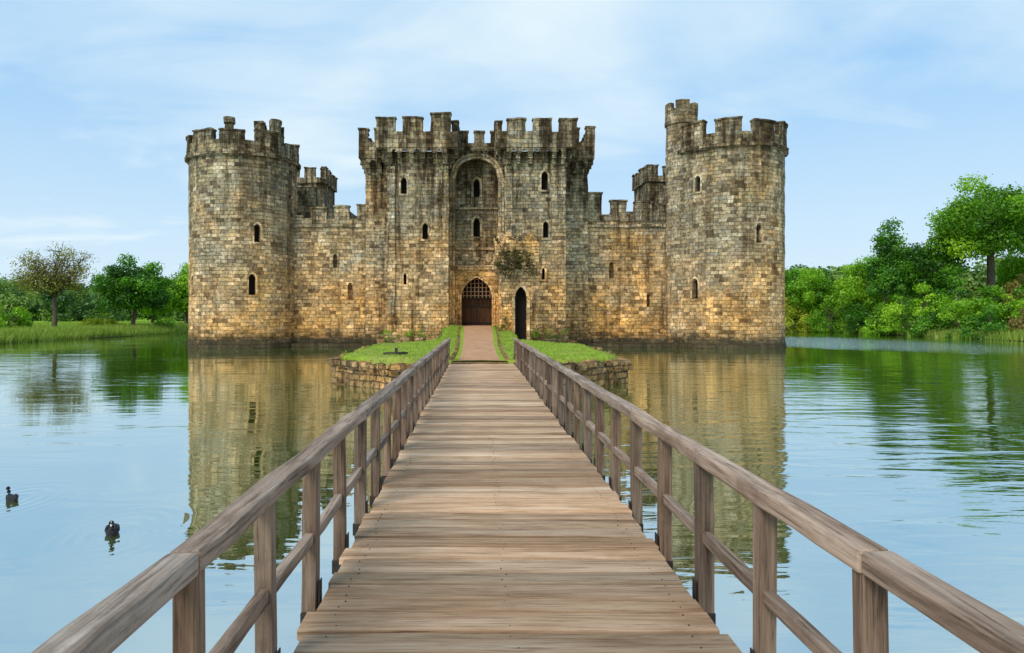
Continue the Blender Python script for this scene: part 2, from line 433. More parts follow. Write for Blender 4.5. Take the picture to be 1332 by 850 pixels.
for k,(a,dd) in enumerate(((.0,.05),(.17,.1))):
    pin=lancet(1.27+a,.9,4.3,5.85+a*1.1,True,16); pout=lancet(1.27+a+.12,.9,4.3,5.85+a*1.1+.14,True,16)
    tr.ring(pin[1:]+[pin[0]],pout[1:]+[pout[0]],(0,57.55),(0,-1),-.2,dd)
tr.box(-1.85,1.85,57.42,57.8,6.5,6.72)
tr.box(-1.9,1.9,57.36,57.8,6.72,6.85)
tr.build('portal_mouldings',M_trim,castle,.01)
sh=MB()
for x,z,s in ((-1.0,7.5,.34),(0,7.65,.4),(1.0,7.5,.34),(0,8.7,.22)):
    sh.prism([(x+a*s,z+b*s) for a,b in ((-.8,1),(-.8,-.1),(-.5,-.7),(0,-1.1),(.5,-.7),(.8,-.1),(.8,1))],(0,58.2),(0,-1),-.1,.12)
sh.box(-1.76,1.76,58.02,58.4,8.2,8.42)
sh.box(-1.76,1.76,58.05,58.4,11.6,11.75)
sh.build('carved_shields',M_trim,castle,.008)
frames.build('window_surrounds',M_trim,castle,.012)
darks.build('window_shade_panels',M_dark,castle)  # near-black panels paint the shade at the backs of the window cuts
dm=MB()
for i in range(12):
    x=-1.3+i*2.6/12
    dm.box(x+.008,x+2.6/12-.008,58.75+(i%2)*.012,58.9,1.2,4.1)
dm.build('oak_gate',M_door,castle,0,bevel=.01)
dm=MB(); dm.box(-1.3,1.3,58.66,58.76,4.05,4.2); dm.box(-.05,.05,58.66,58.76,1.2,4.05)
for z in (2.0,3.4): dm.box(-1.25,1.25,58.68,58.748,z,z+.12)
dm.build('gate_ironwork',M_iron,castle)
M_port=simple('portcullis_oak',(.26,.15,.08),.8,12,.3)
dm=MB()
for i in range(8):
    x=-1.12+i*.32; dm.box(x-.045,x+.045,58.0,58.08,4.15,6.0)
for i in range(5):
    z=4.35+i*.34; dm.box(-1.4,1.4,58.08,58.14,z-.04,z+.04)
dm.build('portcullis',M_port,castle)
dm=MB(); dm.box(-1.6,1.6,61.0,61.1,1,6.4); dm.box(-1.26,1.26,58.95,59.05,1.2,5.0); dm.build('gate_shade_panels',M_dark,castle)  # near-black sheets behind door and portcullis, shade painted as colour

def curtain(name,x0,x1,y0,y1,zt,wins):
    cut=MB(); g=MB(); g.box(x0,x1,y0,y1,-1.5,zt,.6)
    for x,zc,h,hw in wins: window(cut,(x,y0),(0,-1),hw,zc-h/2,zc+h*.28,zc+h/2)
    g.build(name,M_wall,castle,.07,cut=cut)
curtain('west_front_wall',-17,-9.2,59.6,61.6,10.4,[(-10.9,4.8,1.5,.22),(-12.2,7.4,1.2,.18)])
curtain('east_front_wall',9.2,17.5,59.6,61.6,10.8,[(11.6,6.6,1.4,.2),(14.8,4.0,1.1,.16)])
p=MB()
run(p,(-16.6,59.6),(-9.4,59.6),(0,-1),10.4,11.0,12.1,.1,.5,1.35,.7,start=.2,heights=[10.6+.6,11.9,12.1,12.2])
run(p,(9.4,59.6),(17.2,59.6),(0,-1),10.8,11.35,12.5,.1,.5,1.35,.75,heights=[13.1,12.4,12.3,12.3,12.1])
for a,b in ((-16.9,-9.2),(9.2,17.3)):
    p.box(a,b,59.42,59.75,10.3,10.5,.5)
    p.box(a,b,59.2,60,-1.5,.75,.5)
p.box(7.2,16.8,57.9,59.4,-1.5,.38,.5); p.box(-15.7,-9.0,58.6,59.4,-1.5,.3,.5)
p.build('curtain_parapets',M_par,castle,.09)
g=MB()
g.box(-22.5,-20.5,62,101,-1.5,10.5,1.5); g.box(21.5,23.5,62,101,-1.5,10.5,1.5); g.box(-20,20,100,102,-1.5,10.5,1.5)
g.build('side_and_rear_walls',M_wall,castle,.05)
g=MB()
g.box(-24.5,-17.0,77,83,-1.5,17.4,.8); g.box(-20.5,-17.6,76.2,79,-1.5,15.4,.8)
run(g,(-24.5,77),(-17,77),(0,-1),17.4,18.0,19.0,.25,.5,1.2,.6)
run(g,(-17,76.8),(-17,83),(1,0),17.4,18.0,19.0,.25,.5,1.2,.6)
g.box(18.9,24.5,77,83,-1.5,17.6,.8)
run(g,(18.9,77),(24.5,77),(0,-1),17.6,18.2,19.2,.25,.5,1.2,.6)
run(g,(18.9,76.8),(18.9,83),(-1,0),17.6,18.2,19.2,.25,.5,1.2,.6)
g.box(-17.2,-12,64,72,8,12.6,.8); g.box(-16.6,-14.9,64,66,12,14.6,.6)
g.box(12.5,17,64,70,8,12.3,.8)
g.build('mid_wall_towers',M_par,castle,.09)

# ---------------------------------------------------------------- leaves / trees
def unit(n):
    v=rng.normal(size=(n,3)); return v/np.linalg.norm(v,axis=1)[:,None]
def leaf_quads(C,Nn,size):
    n=len(C); r=unit(n); a=np.cross(Nn,r); a/=np.linalg.norm(a,axis=1)[:,None]+1e-9; b=np.cross(Nn,a)
    s=(size*rng.uniform(.6,1.35,n))[:,None]
    V=np.stack([C-a*s*.5,C-b*s*.34+a*s*.05,C+a*s*.6,C+b*s*.34],1).reshape(-1,3)
    F=np.arange(n*4).reshape(-1,4); return V,F
def crown(clumps,per,size,flat=.75,outw=.8):
    Cs=[];Ns=[];T=[]
    for (x,y,z,r,t) in clumps:
        k=max(4,int(per*(r**2)))
        u=unit(k); rad=r*rng.uniform(.35,1,k)**.6*(1+.18*rng.normal(size=k))
        P=u*rad[:,None]; P[:,2]*=flat
        Cs.append(P+np.array([x,y,z])); n=u*outw+unit(k)*.75+np.array([0,0,.25]); n/=np.linalg.norm(n,axis=1)[:,None]; Ns.append(n)
        T.append(np.clip(t+rng.normal(0,.16,k),0,1))
    C=np.concatenate(Cs);Nn=np.concatenate(Ns);T=np.concatenate(T)
    V,F=leaf_quads(C,Nn,size); return V,F,np.repeat(T,4)
M_bark=simple('bark',(.13,.10,.07),.9,6,.5)
M_leafA=leafmat('leaf_bright',(.05,.15,.004),(.18,.40,.010),(.40,.62,.03))
M_leafB=leafmat('leaf_dark',(.018,.075,.004),(.065,.21,.007),(.17,.40,.02))
M_leafC=leafmat('leaf_brownish',(.12,.10,.02),(.24,.22,.03),(.38,.38,.05))
def make_clumps(cx,cy,cz,rx,ry,rz,n,cr,shell=.55):
    out=[]
    for i in range(n):
        u=unit(1)[0]; q=rng.uniform(shell,1)**.7
        if u[2]<-.6: u[2]*=.5
        r=cr*rng.uniform(.6,1.3)
        f=min(1.08,1+.24*noise.noise(Vector((u[0]*2+cx,u[1]*2,u[2]*2))))
        out.append((cx+u[0]*rx*q*f,cy+u[1]*ry*q*f,cz+u[2]*rz*q*f,r,rng.uniform(.05,.92)))
    return out
def tree(name,x,y,zb,ztop,zcrown,rx,n=38,cr=1.6,per=150,size=.34,mat=None,trunk=.35,bare=False,shell=.5,lean=0):
    root=empty(name)
    cz=(ztop+zcrown)/2; rz=(ztop-zcrown)/2
    cl=make_clumps(x+lean,y,cz,rx-cr*.7,rx-cr*.7,rz-cr*.5,n,cr,shell)
    V,F,T=crown(cl,per,size); np_mesh('foliage',V,F,mat,root,T)
    w=MB(); j=lambda s:random.uniform(-s,s)
    fork=zb+(zcrown-zb)*1.0+rz*.25
    path=[(x,y,zb-.6),(x+j(.1),y,zb+.5),(x+lean*.3+j(.2),y+j(.2),(zb+fork)/2),(x+lean*.6,y,fork),(x+lean+j(.3),y,cz+rz*.2),(x+lean+j(.4),y,cz+rz*.55)]
    w.tube(path,[trunk*1.5,trunk*1.1,trunk*.9,trunk*.8,trunk*.45,trunk*.12],9)
    sel=cl if bare else random.sample(cl,min(len(cl),18))
    for (a,b,c,r,t) in sel:
        s=random.uniform(.3,1); s0=Vector((x+lean*.7*s,y,fork+(cz+rz*.4-fork)*s*.8-.4)); e=Vector((a,b,c)); m=s0.lerp(e,.5)+Vector((j(.4),j(.4),.2-abs(e.z-s0.z)*.1))
        w.tube([s0,m,e],[trunk*.38,trunk*.2,trunk*.05],6)
        if bare:
            for q in range(9):
                d=Vector(unit(1)[0])*r*1.15; d.z=abs(d.z)*1.0
                st=m.lerp(e,random.uniform(.2,1)); w.tube([st,st+d*.55+Vector((j(.15),j(.15),0)),st+d],[.05,.03,.012],4)
    w.build('trunk_and_limbs',M_bark,root,smooth=True)
    return root

def sm(t): t=max(0,min(1,t)); return t*t*(3-2*t)
def hgt(x,y):
    nx=noise.noise(Vector((x*.06,y*.06,3)))*2.2+noise.noise(Vector((x*.25,y*.25,7)))*.6
    dx=max(-45-x,x-57); dy=max(-9-y,y-113); 
    d=max(dx,dy) if (dx<0 or dy<0) else math.hypot(dx,dy)
    d+=nx*.7
    if d<0: return max(-1.6,d*.55)
    z=.42*sm(d/1.6)+.5*sm(d/25)
    z+=sm((x-59)/45)*5.0*sm((y+10)/60)
    z+=noise.noise(Vector((x*.02,y*.02,0)))*.8*sm(d/20)
    z+=sm((d-70)/400)*9*(.6+noise.noise(Vector((x*.003,y*.003,5))))
    return z
def axis(a,b,st,far):
    c=list(np.arange(a,b+st,st)); s=st; x=c[-1]
    while x<far: s*=1.18; x+=s; c.append(x)
    s=st; x=c[0]; pre=[]
    while x>-far: s*=1.18; x-=s; pre.append(x)
    return pre[::-1]+c
X=axis(-75,100,1.5,1800); Y=axis(-25,130,1.5,1800)
V=[(x,y,hgt(x,y)) for y in Y for x in X]; nx=len(X)
F=np.array([(j*nx+i,j*nx+i+1,(j+1)*nx+i+1,(j+1)*nx+i) for j in range(len(Y)-1) for i in range(nx-1)])
m,t=newmat('meadow'); geo=t.n('ShaderNodeNewGeometry'); P=geo.outputs['Position']
a=t.noise(P,.05,5,.6); b=t.noise(P,1.6,6,.7)
c=t.ramp(a.outputs[0],[(.35,(.10,.22,.012)),(.5,(.20,.36,.02)),(.65,(.34,.48,.05))])
c=t.mulv(c,t.rng(b.outputs[0],.3,.7,.55,1.35))
z=t.n('ShaderNodeSeparateXYZ'); t.l(P,z.inputs[0])
c=t.mix(t.rng(z.outputs[2],.02,.3,1,0),c,(.05,.04,.02))
t.out(c,.95,t.bump(b.outputs[0],.8,.1),.1)
np_mesh('ground',np.array(V),F,m,smooth=True)

# water
m,t=newmat('moat_water'); geo=t.n('ShaderNodeNewGeometry'); P=geo.outputs['Position']
w1=t.noise(t.scale(P,(.5,1.6,1)),1.0,2,.45,.6)
w2=t.noise(t.scale(P,(1.7,6.0,1)),1.0,3,.55,.5)
w3=t.noise(t.scale(P,(.16,.5,1)),1.0,2,.5,.4)
patch=t.noise(t.scale(P,(.05,.09,1)),1.0,3,.5)
amp=t.rng(patch.outputs[0],.42,.60,.24,.95)
dv=t.vlen(t.vmath('MULTIPLY',t.vmath('SUBTRACT',P,(38,70,0)),(1/14,1/24,0)))
ruf=t.rng(dv,.4,1.0,1.0,0)
sx=t.n('ShaderNodeSeparateXYZ'); t.l(P,sx.inputs[0])
near=t.math('MULTIPLY',t.rng(sx.outputs[0],3,10,0,1.1),t.rng(sx.outputs[1],46,12,0,1))
amp=t.math('ADD',amp,near)
h=t.math('ADD',t.math('MULTIPLY',w1.outputs[0],1.0),t.math('MULTIPLY',w2.outputs[0],.16))
h=t.math('ADD',h,t.math('MULTIPLY',w3.outputs[0],1.2))
h=t.math('MULTIPLY',h,amp)
h=t.math('ADD',h,t.math('MULTIPLY',t.math('MULTIPLY',w2.outputs[0],ruf),6.0))
for (dx,dy) in ((-6.7,10.0),(-4.45,8.5)):
    v=t.vmath('SUBTRACT',P,(dx,dy,0)); v=t.vmath('MULTIPLY',v,(1.3,.8,0))
    L=t.vlen(v)
    s=t.math('SINE',t.math('MULTIPLY',L,30.0)); s=t.math('MULTIPLY',s,t.rng(L,.1,1.2,.08,0))
    h=t.math('ADD',h,s)
nm=t.bump(h,.36,.06)
dif=t.n('ShaderNodeBsdfDiffuse'); 
mk=t.noise(P,.12,4); t.l(t.ramp(mk.outputs[0],[(.35,(.07,.11,.008)),(.65,(.115,.16,.012))]),dif.inputs[0])
gl=t.n('ShaderNodeBsdfGlossy'); gl.inputs['Roughness'].default_value=.015; gl.inputs[0].default_value=(.92,.98,1,1); t.l(nm,gl.inputs['Normal'])
fr=t.n('ShaderNodeFresnel'); fr.inputs['IOR'].default_value=1.45; t.l(nm,fr.inputs['Normal'])
f=t.math('ADD',t.math('MULTIPLY',fr.outputs[0],.28),.67,True)
ms=t.n('ShaderNodeMixShader'); t.l(f,ms.inputs[0]); t.l(dif.outputs[0],ms.inputs[1]); t.l(gl.outputs[0],ms.inputs[2])
o=t.n('ShaderNodeOutputMaterial'); t.l(ms.outputs[0],o.inputs[0])
np_mesh('moat_water',np.array([(-52,-14,0),(64,-14,0),(64,119,0),(-52,119,0)],float),np.array([[0,1,2,3]]),m)

# ---------------------------------------------------------------- island + causeway
def pz(y): return .97+.06*sm((y-27)/10)+.72*sm((y-36)/20)
half=[(24.6,3.2),(27.4,5.85),(36.5,5.85),(40,2.5),(54,2.5),(55.4,2.4)]
def hw(y):
    if y<=half[0][0]: return half[0][1]
    for (a,b),(c,d) in zip(half,half[1:]):
        if y<=c: return b+(d-b)*(y-a)/(c-a)
    return half[-1][1]
isl=empty('castle_island')
ys=seg(24.6,59.5,.4); us=[i/24 for i in range(-24,25)]
def itop(u,y):
    x=.1+u*hw(y); e=abs(u); z=pz(y)
    edge=max(0,(e-.84)/.16); z+=-.2*edge**2+noise.noise(Vector((x*.8,y*.8,0)))*.08*(1 if abs(x-.1)>1.3 else 0)
    z+=.10*sm((abs(x-.1)-1.2)/1.5)*(1-edge)
    return (x,y,z)
wall=MB()
wall.grid(us,ys,[-1.5,-.8,-.3,0,.3,.6,1.0],lambda u,y,z:(.1+u*hw(y)*(1+.012*(1-z)),y-(.06*(1-z) if y==24.6 else 0),z if z<.95 else itop(u,y)[2]-(.05 if (abs(u)>.93 or y<24.9) else .2)))
wall.build('retaining_wall',M_island,isl,.13)
cp=MB()
def rim(x0,y0,x1,y1):
    L=math.hypot(x1-x0,y1-y0); u=0
    while u<L:
        s=random.uniform(.3,.75); a=u/L; b=min(1,(u+s-.04)/L); x=x0+(x1-x0)*(a+b)/2; y=y0+(y1-y0)*(a+b)/2
        ca=(x1-x0)/L; sa=(y1-y0)/L; zt=pz(y)-.02+MR(0,.09); w=random.uniform(.14,.28); hl=s/2-.02
        cp.grid([-hl,0,hl],[-w,w],[zt-.3,zt],lambda p,q,z,x=x,y=y,ca=ca,sa=sa:(x+p*ca-q*sa,y+p*sa+q*ca,z)); u+=s
for s in (-1,1):
    rim(.1+s*1.25,24.62,.1+s*3.1,24.62); rim(.1+s*3.15,24.7,.1+s*5.75,27.4); rim(.1+s*5.8,27.4,.1+s*5.8,36.4); rim(.1+s*5.7,36.6,.1+s*2.6,39.9)
cp.build('rim_stones',M_island,isl,.1,bevel=.04)
m,t=newmat('lawn'); geo=t.n('ShaderNodeNewGeometry'); P=geo.outputs['Position']
b=t.noise(P,2.5,6,.7); a=t.noise(P,.5,3)
c=t.ramp(b.outputs[0],[(.3,(.14,.19,.02)),(.5,(.26,.36,.035)),(.7,(.38,.46,.06))])
c=t.mix(t.rng(a.outputs[0],.52,.72,0,.7),c,(.30,.26,.10))
t.out(c,.95,t.bump(b.outputs[0],.8,.05),.1); M_lawn=m
V=[];ul=[-.95]+[i/30*.93 for i in range(-30,31)]+[.95]; yl=[24.74]+seg(24.86,55.5,.4)
for y in yl:
    for u in ul:
        x,yy,z=itop(u,y); dz=.085
        if abs(u)>.94 or y==24.74: dz=-.38
        V.append((x+MR(0,.02),yy,z+dz))
nl=len(ul); F=np.array([(j*nl+i,j*nl+i+1,(j+1)*nl+i+1,(j+1)*nl+i) for j in range(len(yl)-1) for i in range(nl-1)])
np_mesh('lawn_turf',np.array(V),F,M_lawn,isl,smooth=True)
n=32000; yb=rng.uniform(24.8,55,n); ub=rng.uniform(-.95,.95,n)
keep=[]
for i in range(n):
    x=.1+ub[i]*hw(yb[i])
    if abs(x-.1)<1.2: continue
    q=itop(ub[i],yb[i]); keep.append((x,yb[i],q[2]+.06))
def blades(P,h,w,lean=.4):
    P=np.array(P); n=len(P); th=rng.uniform(0,2*math.pi,n); H=h*rng.uniform(.5,1.4,n)
    d=np.stack([np.cos(th),np.sin(th),np.zeros(n)],1)*(w/2)
    l=rng.normal(size=(n,3))*lean*H[:,None]; l[:,2]=H
    V=np.stack([P-d,P+d,P+l],1).reshape(-1,3); return V,np.arange(n*3).reshape(-1,3)
V,F=blades(keep,.08,.035); M_grass=leafmat('grass_blade',(.14,.22,.02),(.27,.39,.04),(.46,.52,.10))
np_mesh('grass_blades',V,F,M_grass,isl,np.repeat(rng.uniform(0,1,len(keep)),3))
cl=[]
for i in range(70):
    y=random.uniform(25,54); s=random.choice((-1,1)); x=.1+s*hw(y)*random.uniform(.9,1.0)
    cl.append((x,y,pz(y)-.08,random.uniform(.12,.35),random.random()))
for i in range(46):
    x=random.uniform(2.4,7.3)*random.choice((-1,1)); cl.append((x,54.5+random.uniform(-.3,.2),random.uniform(.9,1.5),random.uniform(.15,.4),random.random()))
V,F,T=crown(cl,500,.09,.7); np_mesh('edge_weeds',V,F,M_leafA,isl,T)
m,t=newmat('brick_path'); geo=t.n('ShaderNodeNewGeometry'); P=geo.outputs['Position']
b=t.n('ShaderNodeTexBrick'); t.l(P,b.inputs['Vector']); b.inputs['Scale'].default_value=1
b.inputs['Brick Width'].default_value=.24; b.inputs['Row Height'].default_value=.12; b.inputs['Mortar Size'].default_value=.008
b.inputs['Color1'].default_value=(.44,.20,.10,1); b.inputs['Color2'].default_value=(.62,.33,.17,1); b.inputs['Mortar'].default_value=(.36,.23,.14,1)
n=t.noise(P,1.5,5,.7); c=t.mix(t.rng(n.outputs[0],.4,.7,0,.5),b.outputs[0],(.62,.39,.23))
t.out(c,.9,t.bump(b.outputs['Fac'],-.5,.01),.2)
V=[]; yp=seg(24.75,58.6,.4); xp=[-1,-.5,0,.5,1]
for y in yp:
    w=1.0+.35*sm((y-28)/25)
    for u in xp: V.append((.1+u*w,y,pz(y)+.10-.02*abs(u)))
F=np.array([(j*5+i,j*5+i+1,(j+1)*5+i+1,(j+1)*5+i) for j in range(len(yp)-1) for i in range(4)])
np_mesh('brick_path',np.array(V),F,m)
kb=MB()
for s in (-1,1):
    y=25.0
    while y<56:
        L=random.uniform(.5,.9); w=1.0+.35*sm((y-28)/25)
        kb.box(.1+s*(w+.02)-.07,.1+s*(w+.02)+.07,y,y+L-.03,pz(y)-.1,pz(y)+.14+MR(0,.02)); y+=L
kb.box(.1-1.0,.1+1.0,24.5,24.74,.5,1.0)
kb.build('path_kerb',M_island,isl,.015)
bl=MB()
for (x,y,z,s) in ((-4.9,40,.4,.6),(-3.2,41,.5,.5),(-5.6,55,.6,.8),(-4.4,54.6,.7,.6),(4.4,47,.5,.7),(5.6,54.5,.6,.7),(-3.4,53.9,.8,.5),(7.4,57,.4,.7),(-7.6,57.4,.4,.7)):
    bl.arc(x,y,.02,s,0,2*math.pi,z-s*1.6,z+s*.5,9,.3,True)
bl.build('fallen_stones',M_island,isl,.25)

# barbican ruin
ruin=empty('barbican_ruin')
cut=MB(); g=MB()
def rf(x,y,z):
    if z>5.2:
        k=sm((z-5.2)/.9); x=x+(x-2.8)*.3*k
        y=y-.45*k if y<49.3 else y
    else:
        x=x+ (x-2.8)*-.12*sm((5.2-z)/2)
    if z>6.4: 
        z=z+noise.noise(Vector((x*1.5,y,1)))*1.5-.35*abs(x-2.5)
    return (x,y,z)
g.grid(seg(1.62,3.98,.22),seg(48.6,49.9,.3),seg(-1.4,8.2,.3),rf)
cut.prism(lancet(.42,.9,3.9,4.7),(3.1,48.6),(0,-1),-1.0,.8)
g.build('ruined_wall',M_ruin,ruin,.16,cut=cut)
dd=MB(); dd.prism(lancet(.5,.8,3.9,4.8),(3.1,48.6),(0,-1),-1.1,-.55); dd.build('arch_shade_panel',M_dark,ruin)  # black panel set in the arch cut to paint its shade
rr=MB(); pin=lancet(.42,.9,3.9,4.7); pout=lancet(.62,.9,3.9,4.95); rr.ring(pin[1:]+[pin[0]],pout[1:]+[pout[0]],(3.1,48.55),(0,-1),-.3,.12)
rr.build('arch_surround',M_trim,ruin,.03)
cl=[(random.uniform(1.2,4.4),random.uniform(48.0,49.8),random.uniform(6.6,8.1),random.uniform(.25,.55),random.random()*.8) for _ in range(24)]
cl+=[(random.uniform(1.3,4.3),random.uniform(47.9,48.2),random.uniform(5.3,7.2),random.uniform(.18,.42),random.random()*.7) for _ in range(30)]
cl+=[(random.uniform(1.6,2.2),48.4,random.uniform(1.5,2.6),random.uniform(.15,.3),random.random()) for _ in range(5)]
V,F,T=crown(cl,620,.12,.8); np_mesh('ivy',V,F,leafmat('ivy_leaf',(.035,.025,.008),(.085,.07,.015),(.20,.19,.035)),ruin,T)

# ---------------------------------------------------------------- BRIDGE
br=empty('wooden_footbridge')
CX=.19
def tinted(parts,name,mat,bevel,jit=0.0):
    mb=MB(); T=[]
    for q in parts:
        a=len(mb.v); st=q[7] if len(q)>7 else 99
        mb.box(*q[:6],step=st); T+= [q[6]]*(len(mb.v)-a)
    o=mb.build(name,mat,br,jit)
    at=o.data.attributes.new('tint','FLOAT','POINT'); at.data.foreach_set('value',np.array(T,dtype=np.float32))
    md=o.modifiers.new('bev','BEVEL'); md.width=bevel; md.segments=2; md.limit_method='ANGLE'; md.angle_limit=.7
    return o
pl=[]; y=-8.5; nails=MB()
while y<24.45:
    w=random.uniform(.18,.26); a=MR(0,.025); b=MR(0,.025); dz=MR(0,.006)
    pl.append((CX-1.14+a,CX+1.14+b,y,y+w-.02,.90,.957+dz,random.uniform(0,1),.57))
    if y<12:
        for sx_ in (-.98,0,.98):
            for yy in (.05,w-.06):
                x=CX+sx_+MR(0,.03); nails.arc(x,y+yy+MR(0,.008),.001,.005,0,2*math.pi,.95,.9585+dz+.001,6,9,True)
    y+=w
tinted(pl,'deck_planks',M_deck,.008,.009)
nails.build('nails',M_iron,br)
rails=[];posts=[];mids=[];shoes=MB()
for s in (-1,1):
    xr=CX+s*1.215
    y=-8.5
    while y<25.6:
        L=3.64; e=min(y+L,25.7)
        rails.append((xr-.06,xr+.06,y+.004,e-.004,1.752+MR(0,.004),1.835+MR(0,.004),random.uniform(.4,.95),.3))
        mids.append((xr-.027,xr+.027,y+.003,e-.003,1.268,1.34,random.uniform(.2,.8),.3)); y=e
    k=-12
    while True:
        yy=2.46+.909*k
        if yy>25.6: break
        if yy>-8.4:
            w=.047+MR(0,.004)
            posts.append((xr-w,xr+w,yy-w,yy+w,.72,1.754,random.uniform(.1,.9),.3))
            shoes.box(xr-w-.008,xr+w+.008,yy-w-.008,yy+w+.008,.74,.84)
            shoes.box(min(xr-s*.062,xr-s*.055),max(xr-s*.062,xr-s*.055),yy-.035,yy+.035,.80,1.03)
        k+=1
tinted(rails,'handrails',M_raily,.014,.016)
tinted(mids,'mid_rails',M_raily,.008,.016)
tinted(posts,'balusters',M_post,.008,.014)
shoes.build('post_shoes',M_iron,br,bevel=.004)
bm_=[]
for x in (-.95,-.3,.3,.95): bm_.append((CX+x-.07,CX+x+.07,-8.6,24.45,.66,.892,.2,3))
tinted(bm_,'bearers',M_raily,.01,.01)
pp=[]
yy=-6.5
while yy<24:
    for x in (-.9,.9): pp.append((CX+x-.13,CX+x+.13,yy-.13,yy+.13,-1.6,.44,.1,.5))
    pp.append((CX-1.12,CX+1.12,yy-.12,yy+.12,.45,.65,.2,1)); yy+=3.64
tinted(pp,'piles',M_post,.015,.02)

# ---------------------------------------------------------------- BIRDS
M_coot=simple('black_feathers',(.018,.017,.018),.55,30,.4)
M_bill=simple('white_bill',(.7,.68,.6),.5,30,.1)
M_brown=simple('brown_feathers',(.07,.05,.035),.7,40,.5)
def coot(x,y,ang,z=0,s=1.0,mat=None,white=True):
    o=empty('coot' if white else 'duck'); o.location=(x,y,z); o.rotation_euler=(0,0,ang); o.scale=(s,s,s)
    b=MB()
    path=[(-.23,0,.085),(-.19,0,.08),(-.13,0,.055),(-.05,0,.045),(.04,0,.045),(.10,0,.06),(.135,0,.10),(.145,0,.145),(.15,0,.18),(.165,0,.212),(.185,0,.222),(.208,0,.218),(.222,0,.21)]
    rad=[.008,.03,.062,.082,.085,.072,.050,.036,.031,.036,.038,.028,.014]
    b.tube(path,rad,14); b.build('body',mat or M_coot,o,smooth=True)
    b=MB(); b.tube([(.205,0,.215),(.235,0,.203),(.258,0,.194)],[.016,.012,.004],8); b.tube([(.2,0,.22),(.21,0,.24),(.205,0,.252)],[.012,.011,.005],8)
    b.build('bill',M_bill,o,smooth=True)
    b=MB()
    for sd in (-1,1):
        b.tube([(.08,sd*.06,.075),(.02,sd*.078,.085),(-.08,sd*.07,.09),(-.17,sd*.035,.095),(-.23,sd*.012,.105)],[.02,.042,.042,.024,.006],8,.5)
    b.build('wings',mat or M_coot,o,smooth=True)
    b=MB()
    for sd in (-1,1): b.tube([(.195,sd*.033,.226),(.195,sd*.038,.227)],[.005,.003],6)
    b.build('eyes',M_bill,o)
    return o
coot(-6.72,10.0,2.5,-.02,.75)
coot(-4.45,8.45,-1.15,-.02,.85)
coot(-3.3,26.6,.2,1.10,1.3,M_brown,False)
coot(-2.95,27.0,3.0,1.10,1.2,M_coot,False)

# ---------------------------------------------------------------- TREES
tree('oak_tree',70.6,95,3.4,22.2,7.4,9.0,92,1.8,120,.36,M_leafA,.6,shell=.25)
tree('poplar_tree',57.3,97,1,17.6,1.0,3.0,64,1.15,160,.30,M_leafB,.25,shell=.1)
tree('hawthorn_tree',64.0,99,1.6,14.6,3,5.2,44,1.6,130,.33,M_leafB,.35)
tree('ash_tree',46.0,119,.8,13.2,.8,4.8,46,1.5,150,.36,M_leafB,.35,shell=.3)
tree('ash_tree',52.5,121,.8,12.0,.8,4.8,40,1.6,140,.38,M_leafB,.35,shell=.3)
tree('willow_tree',55.5,116,.5,11.0,.2,5.6,60,1.5,150,.34,M_leafA,.3,shell=.25)
tree('willow_tree',60.3,107,.8,11.8,.4,5.0,50,1.5,150,.34,M_leafA,.3,shell=.25)
tree('hawthorn_tree',79,98,4,12.5,4.5,5.0,36,1.6,130,.33,M_leafA,.35)
def bush(name,x,y,z,rx,h,n,mat,size=.28,per=190,cr=1.0):
    root=empty(name)
    cl=[]
    for i in range(n):
        th=random.uniform(0,2*math.pi); q=math.sqrt(random.random()); zz=random.random()
        cl.append((x+math.cos(th)*rx*q,y+math.sin(th)*rx*.8*q,z+zz*(h-cr*.6)*(1-.55*q*q),cr*random.uniform(.55,1.25),random.uniform(.05,.95)))
    V,F,T=crown(cl,per,size); np_mesh('foliage',V,F,mat,root,T)
    w=MB()
    for c in cl[:10]: w.tube([(x+MR(0,.5),y+MR(0,.5),z-.5),((x+c[0])/2,(y+c[1])/2,(z+c[2])/2+.3),c[:3]],[.1,.06,.02],5)
    w.build('stems',M_bark,root)
M_red=leafmat('leaf_reddish',(.08,.07,.015),(.22,.18,.04),(.34,.25,.07))
M_yel=leafmat('leaf_yellow',(.2,.25,.01),(.38,.45,.02),(.5,.55,.06))
bush('hazel_bush',58.5,92,.4,4.2,7.4,44,M_leafA)
bush('hazel_bush',64,91,1,4.8,7.6,44,M_leafB)
bush('hazel_bush',60.2,85,.0,3.4,5.8,36,M_leafA)
bush('hazel_bush',64.5,83,.6,4.0,6.4,38,M_leafA)
bush('dogwood_bush',69.5,88,1.6,4.6,6.6,40,M_red)
bush('hazel_bush',59,79,-.1,2.8,4.2,28,M_leafB)
bush('hazel_bush',75,87,2.4,4.4,6,32,M_leafA)
bush('hazel_bush',70,80,1.2,4.2,5.6,36,M_leafB)
bush('hazel_bush',45,114.8,.0,3.8,5.4,34,M_leafB)
bush('hazel_bush',51,114.5,.0,3.8,6.0,36,M_yel)
bush('hazel_bush',56.5,110,.0,3.2,6.4,34,M_leafA)
bush('hazel_bush',57.5,103,.0,3.0,6.0,32,M_leafB)
bush('hazel_bush',56.8,96,-.1,2.6,5.2,32,M_leafA)
bush('dogwood_bush',62.5,76,.2,3.2,4.2,30,M_red)
bush('hazel_bush',58.0,88,-.1,2.2,3.6,22,M_leafB,.24)
bush('hazel_bush',66,75,.8,3.4,4.6,28,M_leafA)
tree('budding_tree',-61,100,.8,13.2,3.0,6.4,50,1.6,44,.24,M_leafC,.36,bare=True,shell=.3)
tree('field_maple',-50.0,101,.6,11.4,1.2,5.6,90,1.4,160,.32,M_leafB,.35,shell=.2)
tree('field_maple',-50.0,119,.8,11.8,1.0,5.2,50,1.6,140,.36,M_leafA,.35,shell=.25)
tree('field_maple',-58,124,.8,9.5,1.5,4.8,40,1.5,130,.38,M_leafA,.3)
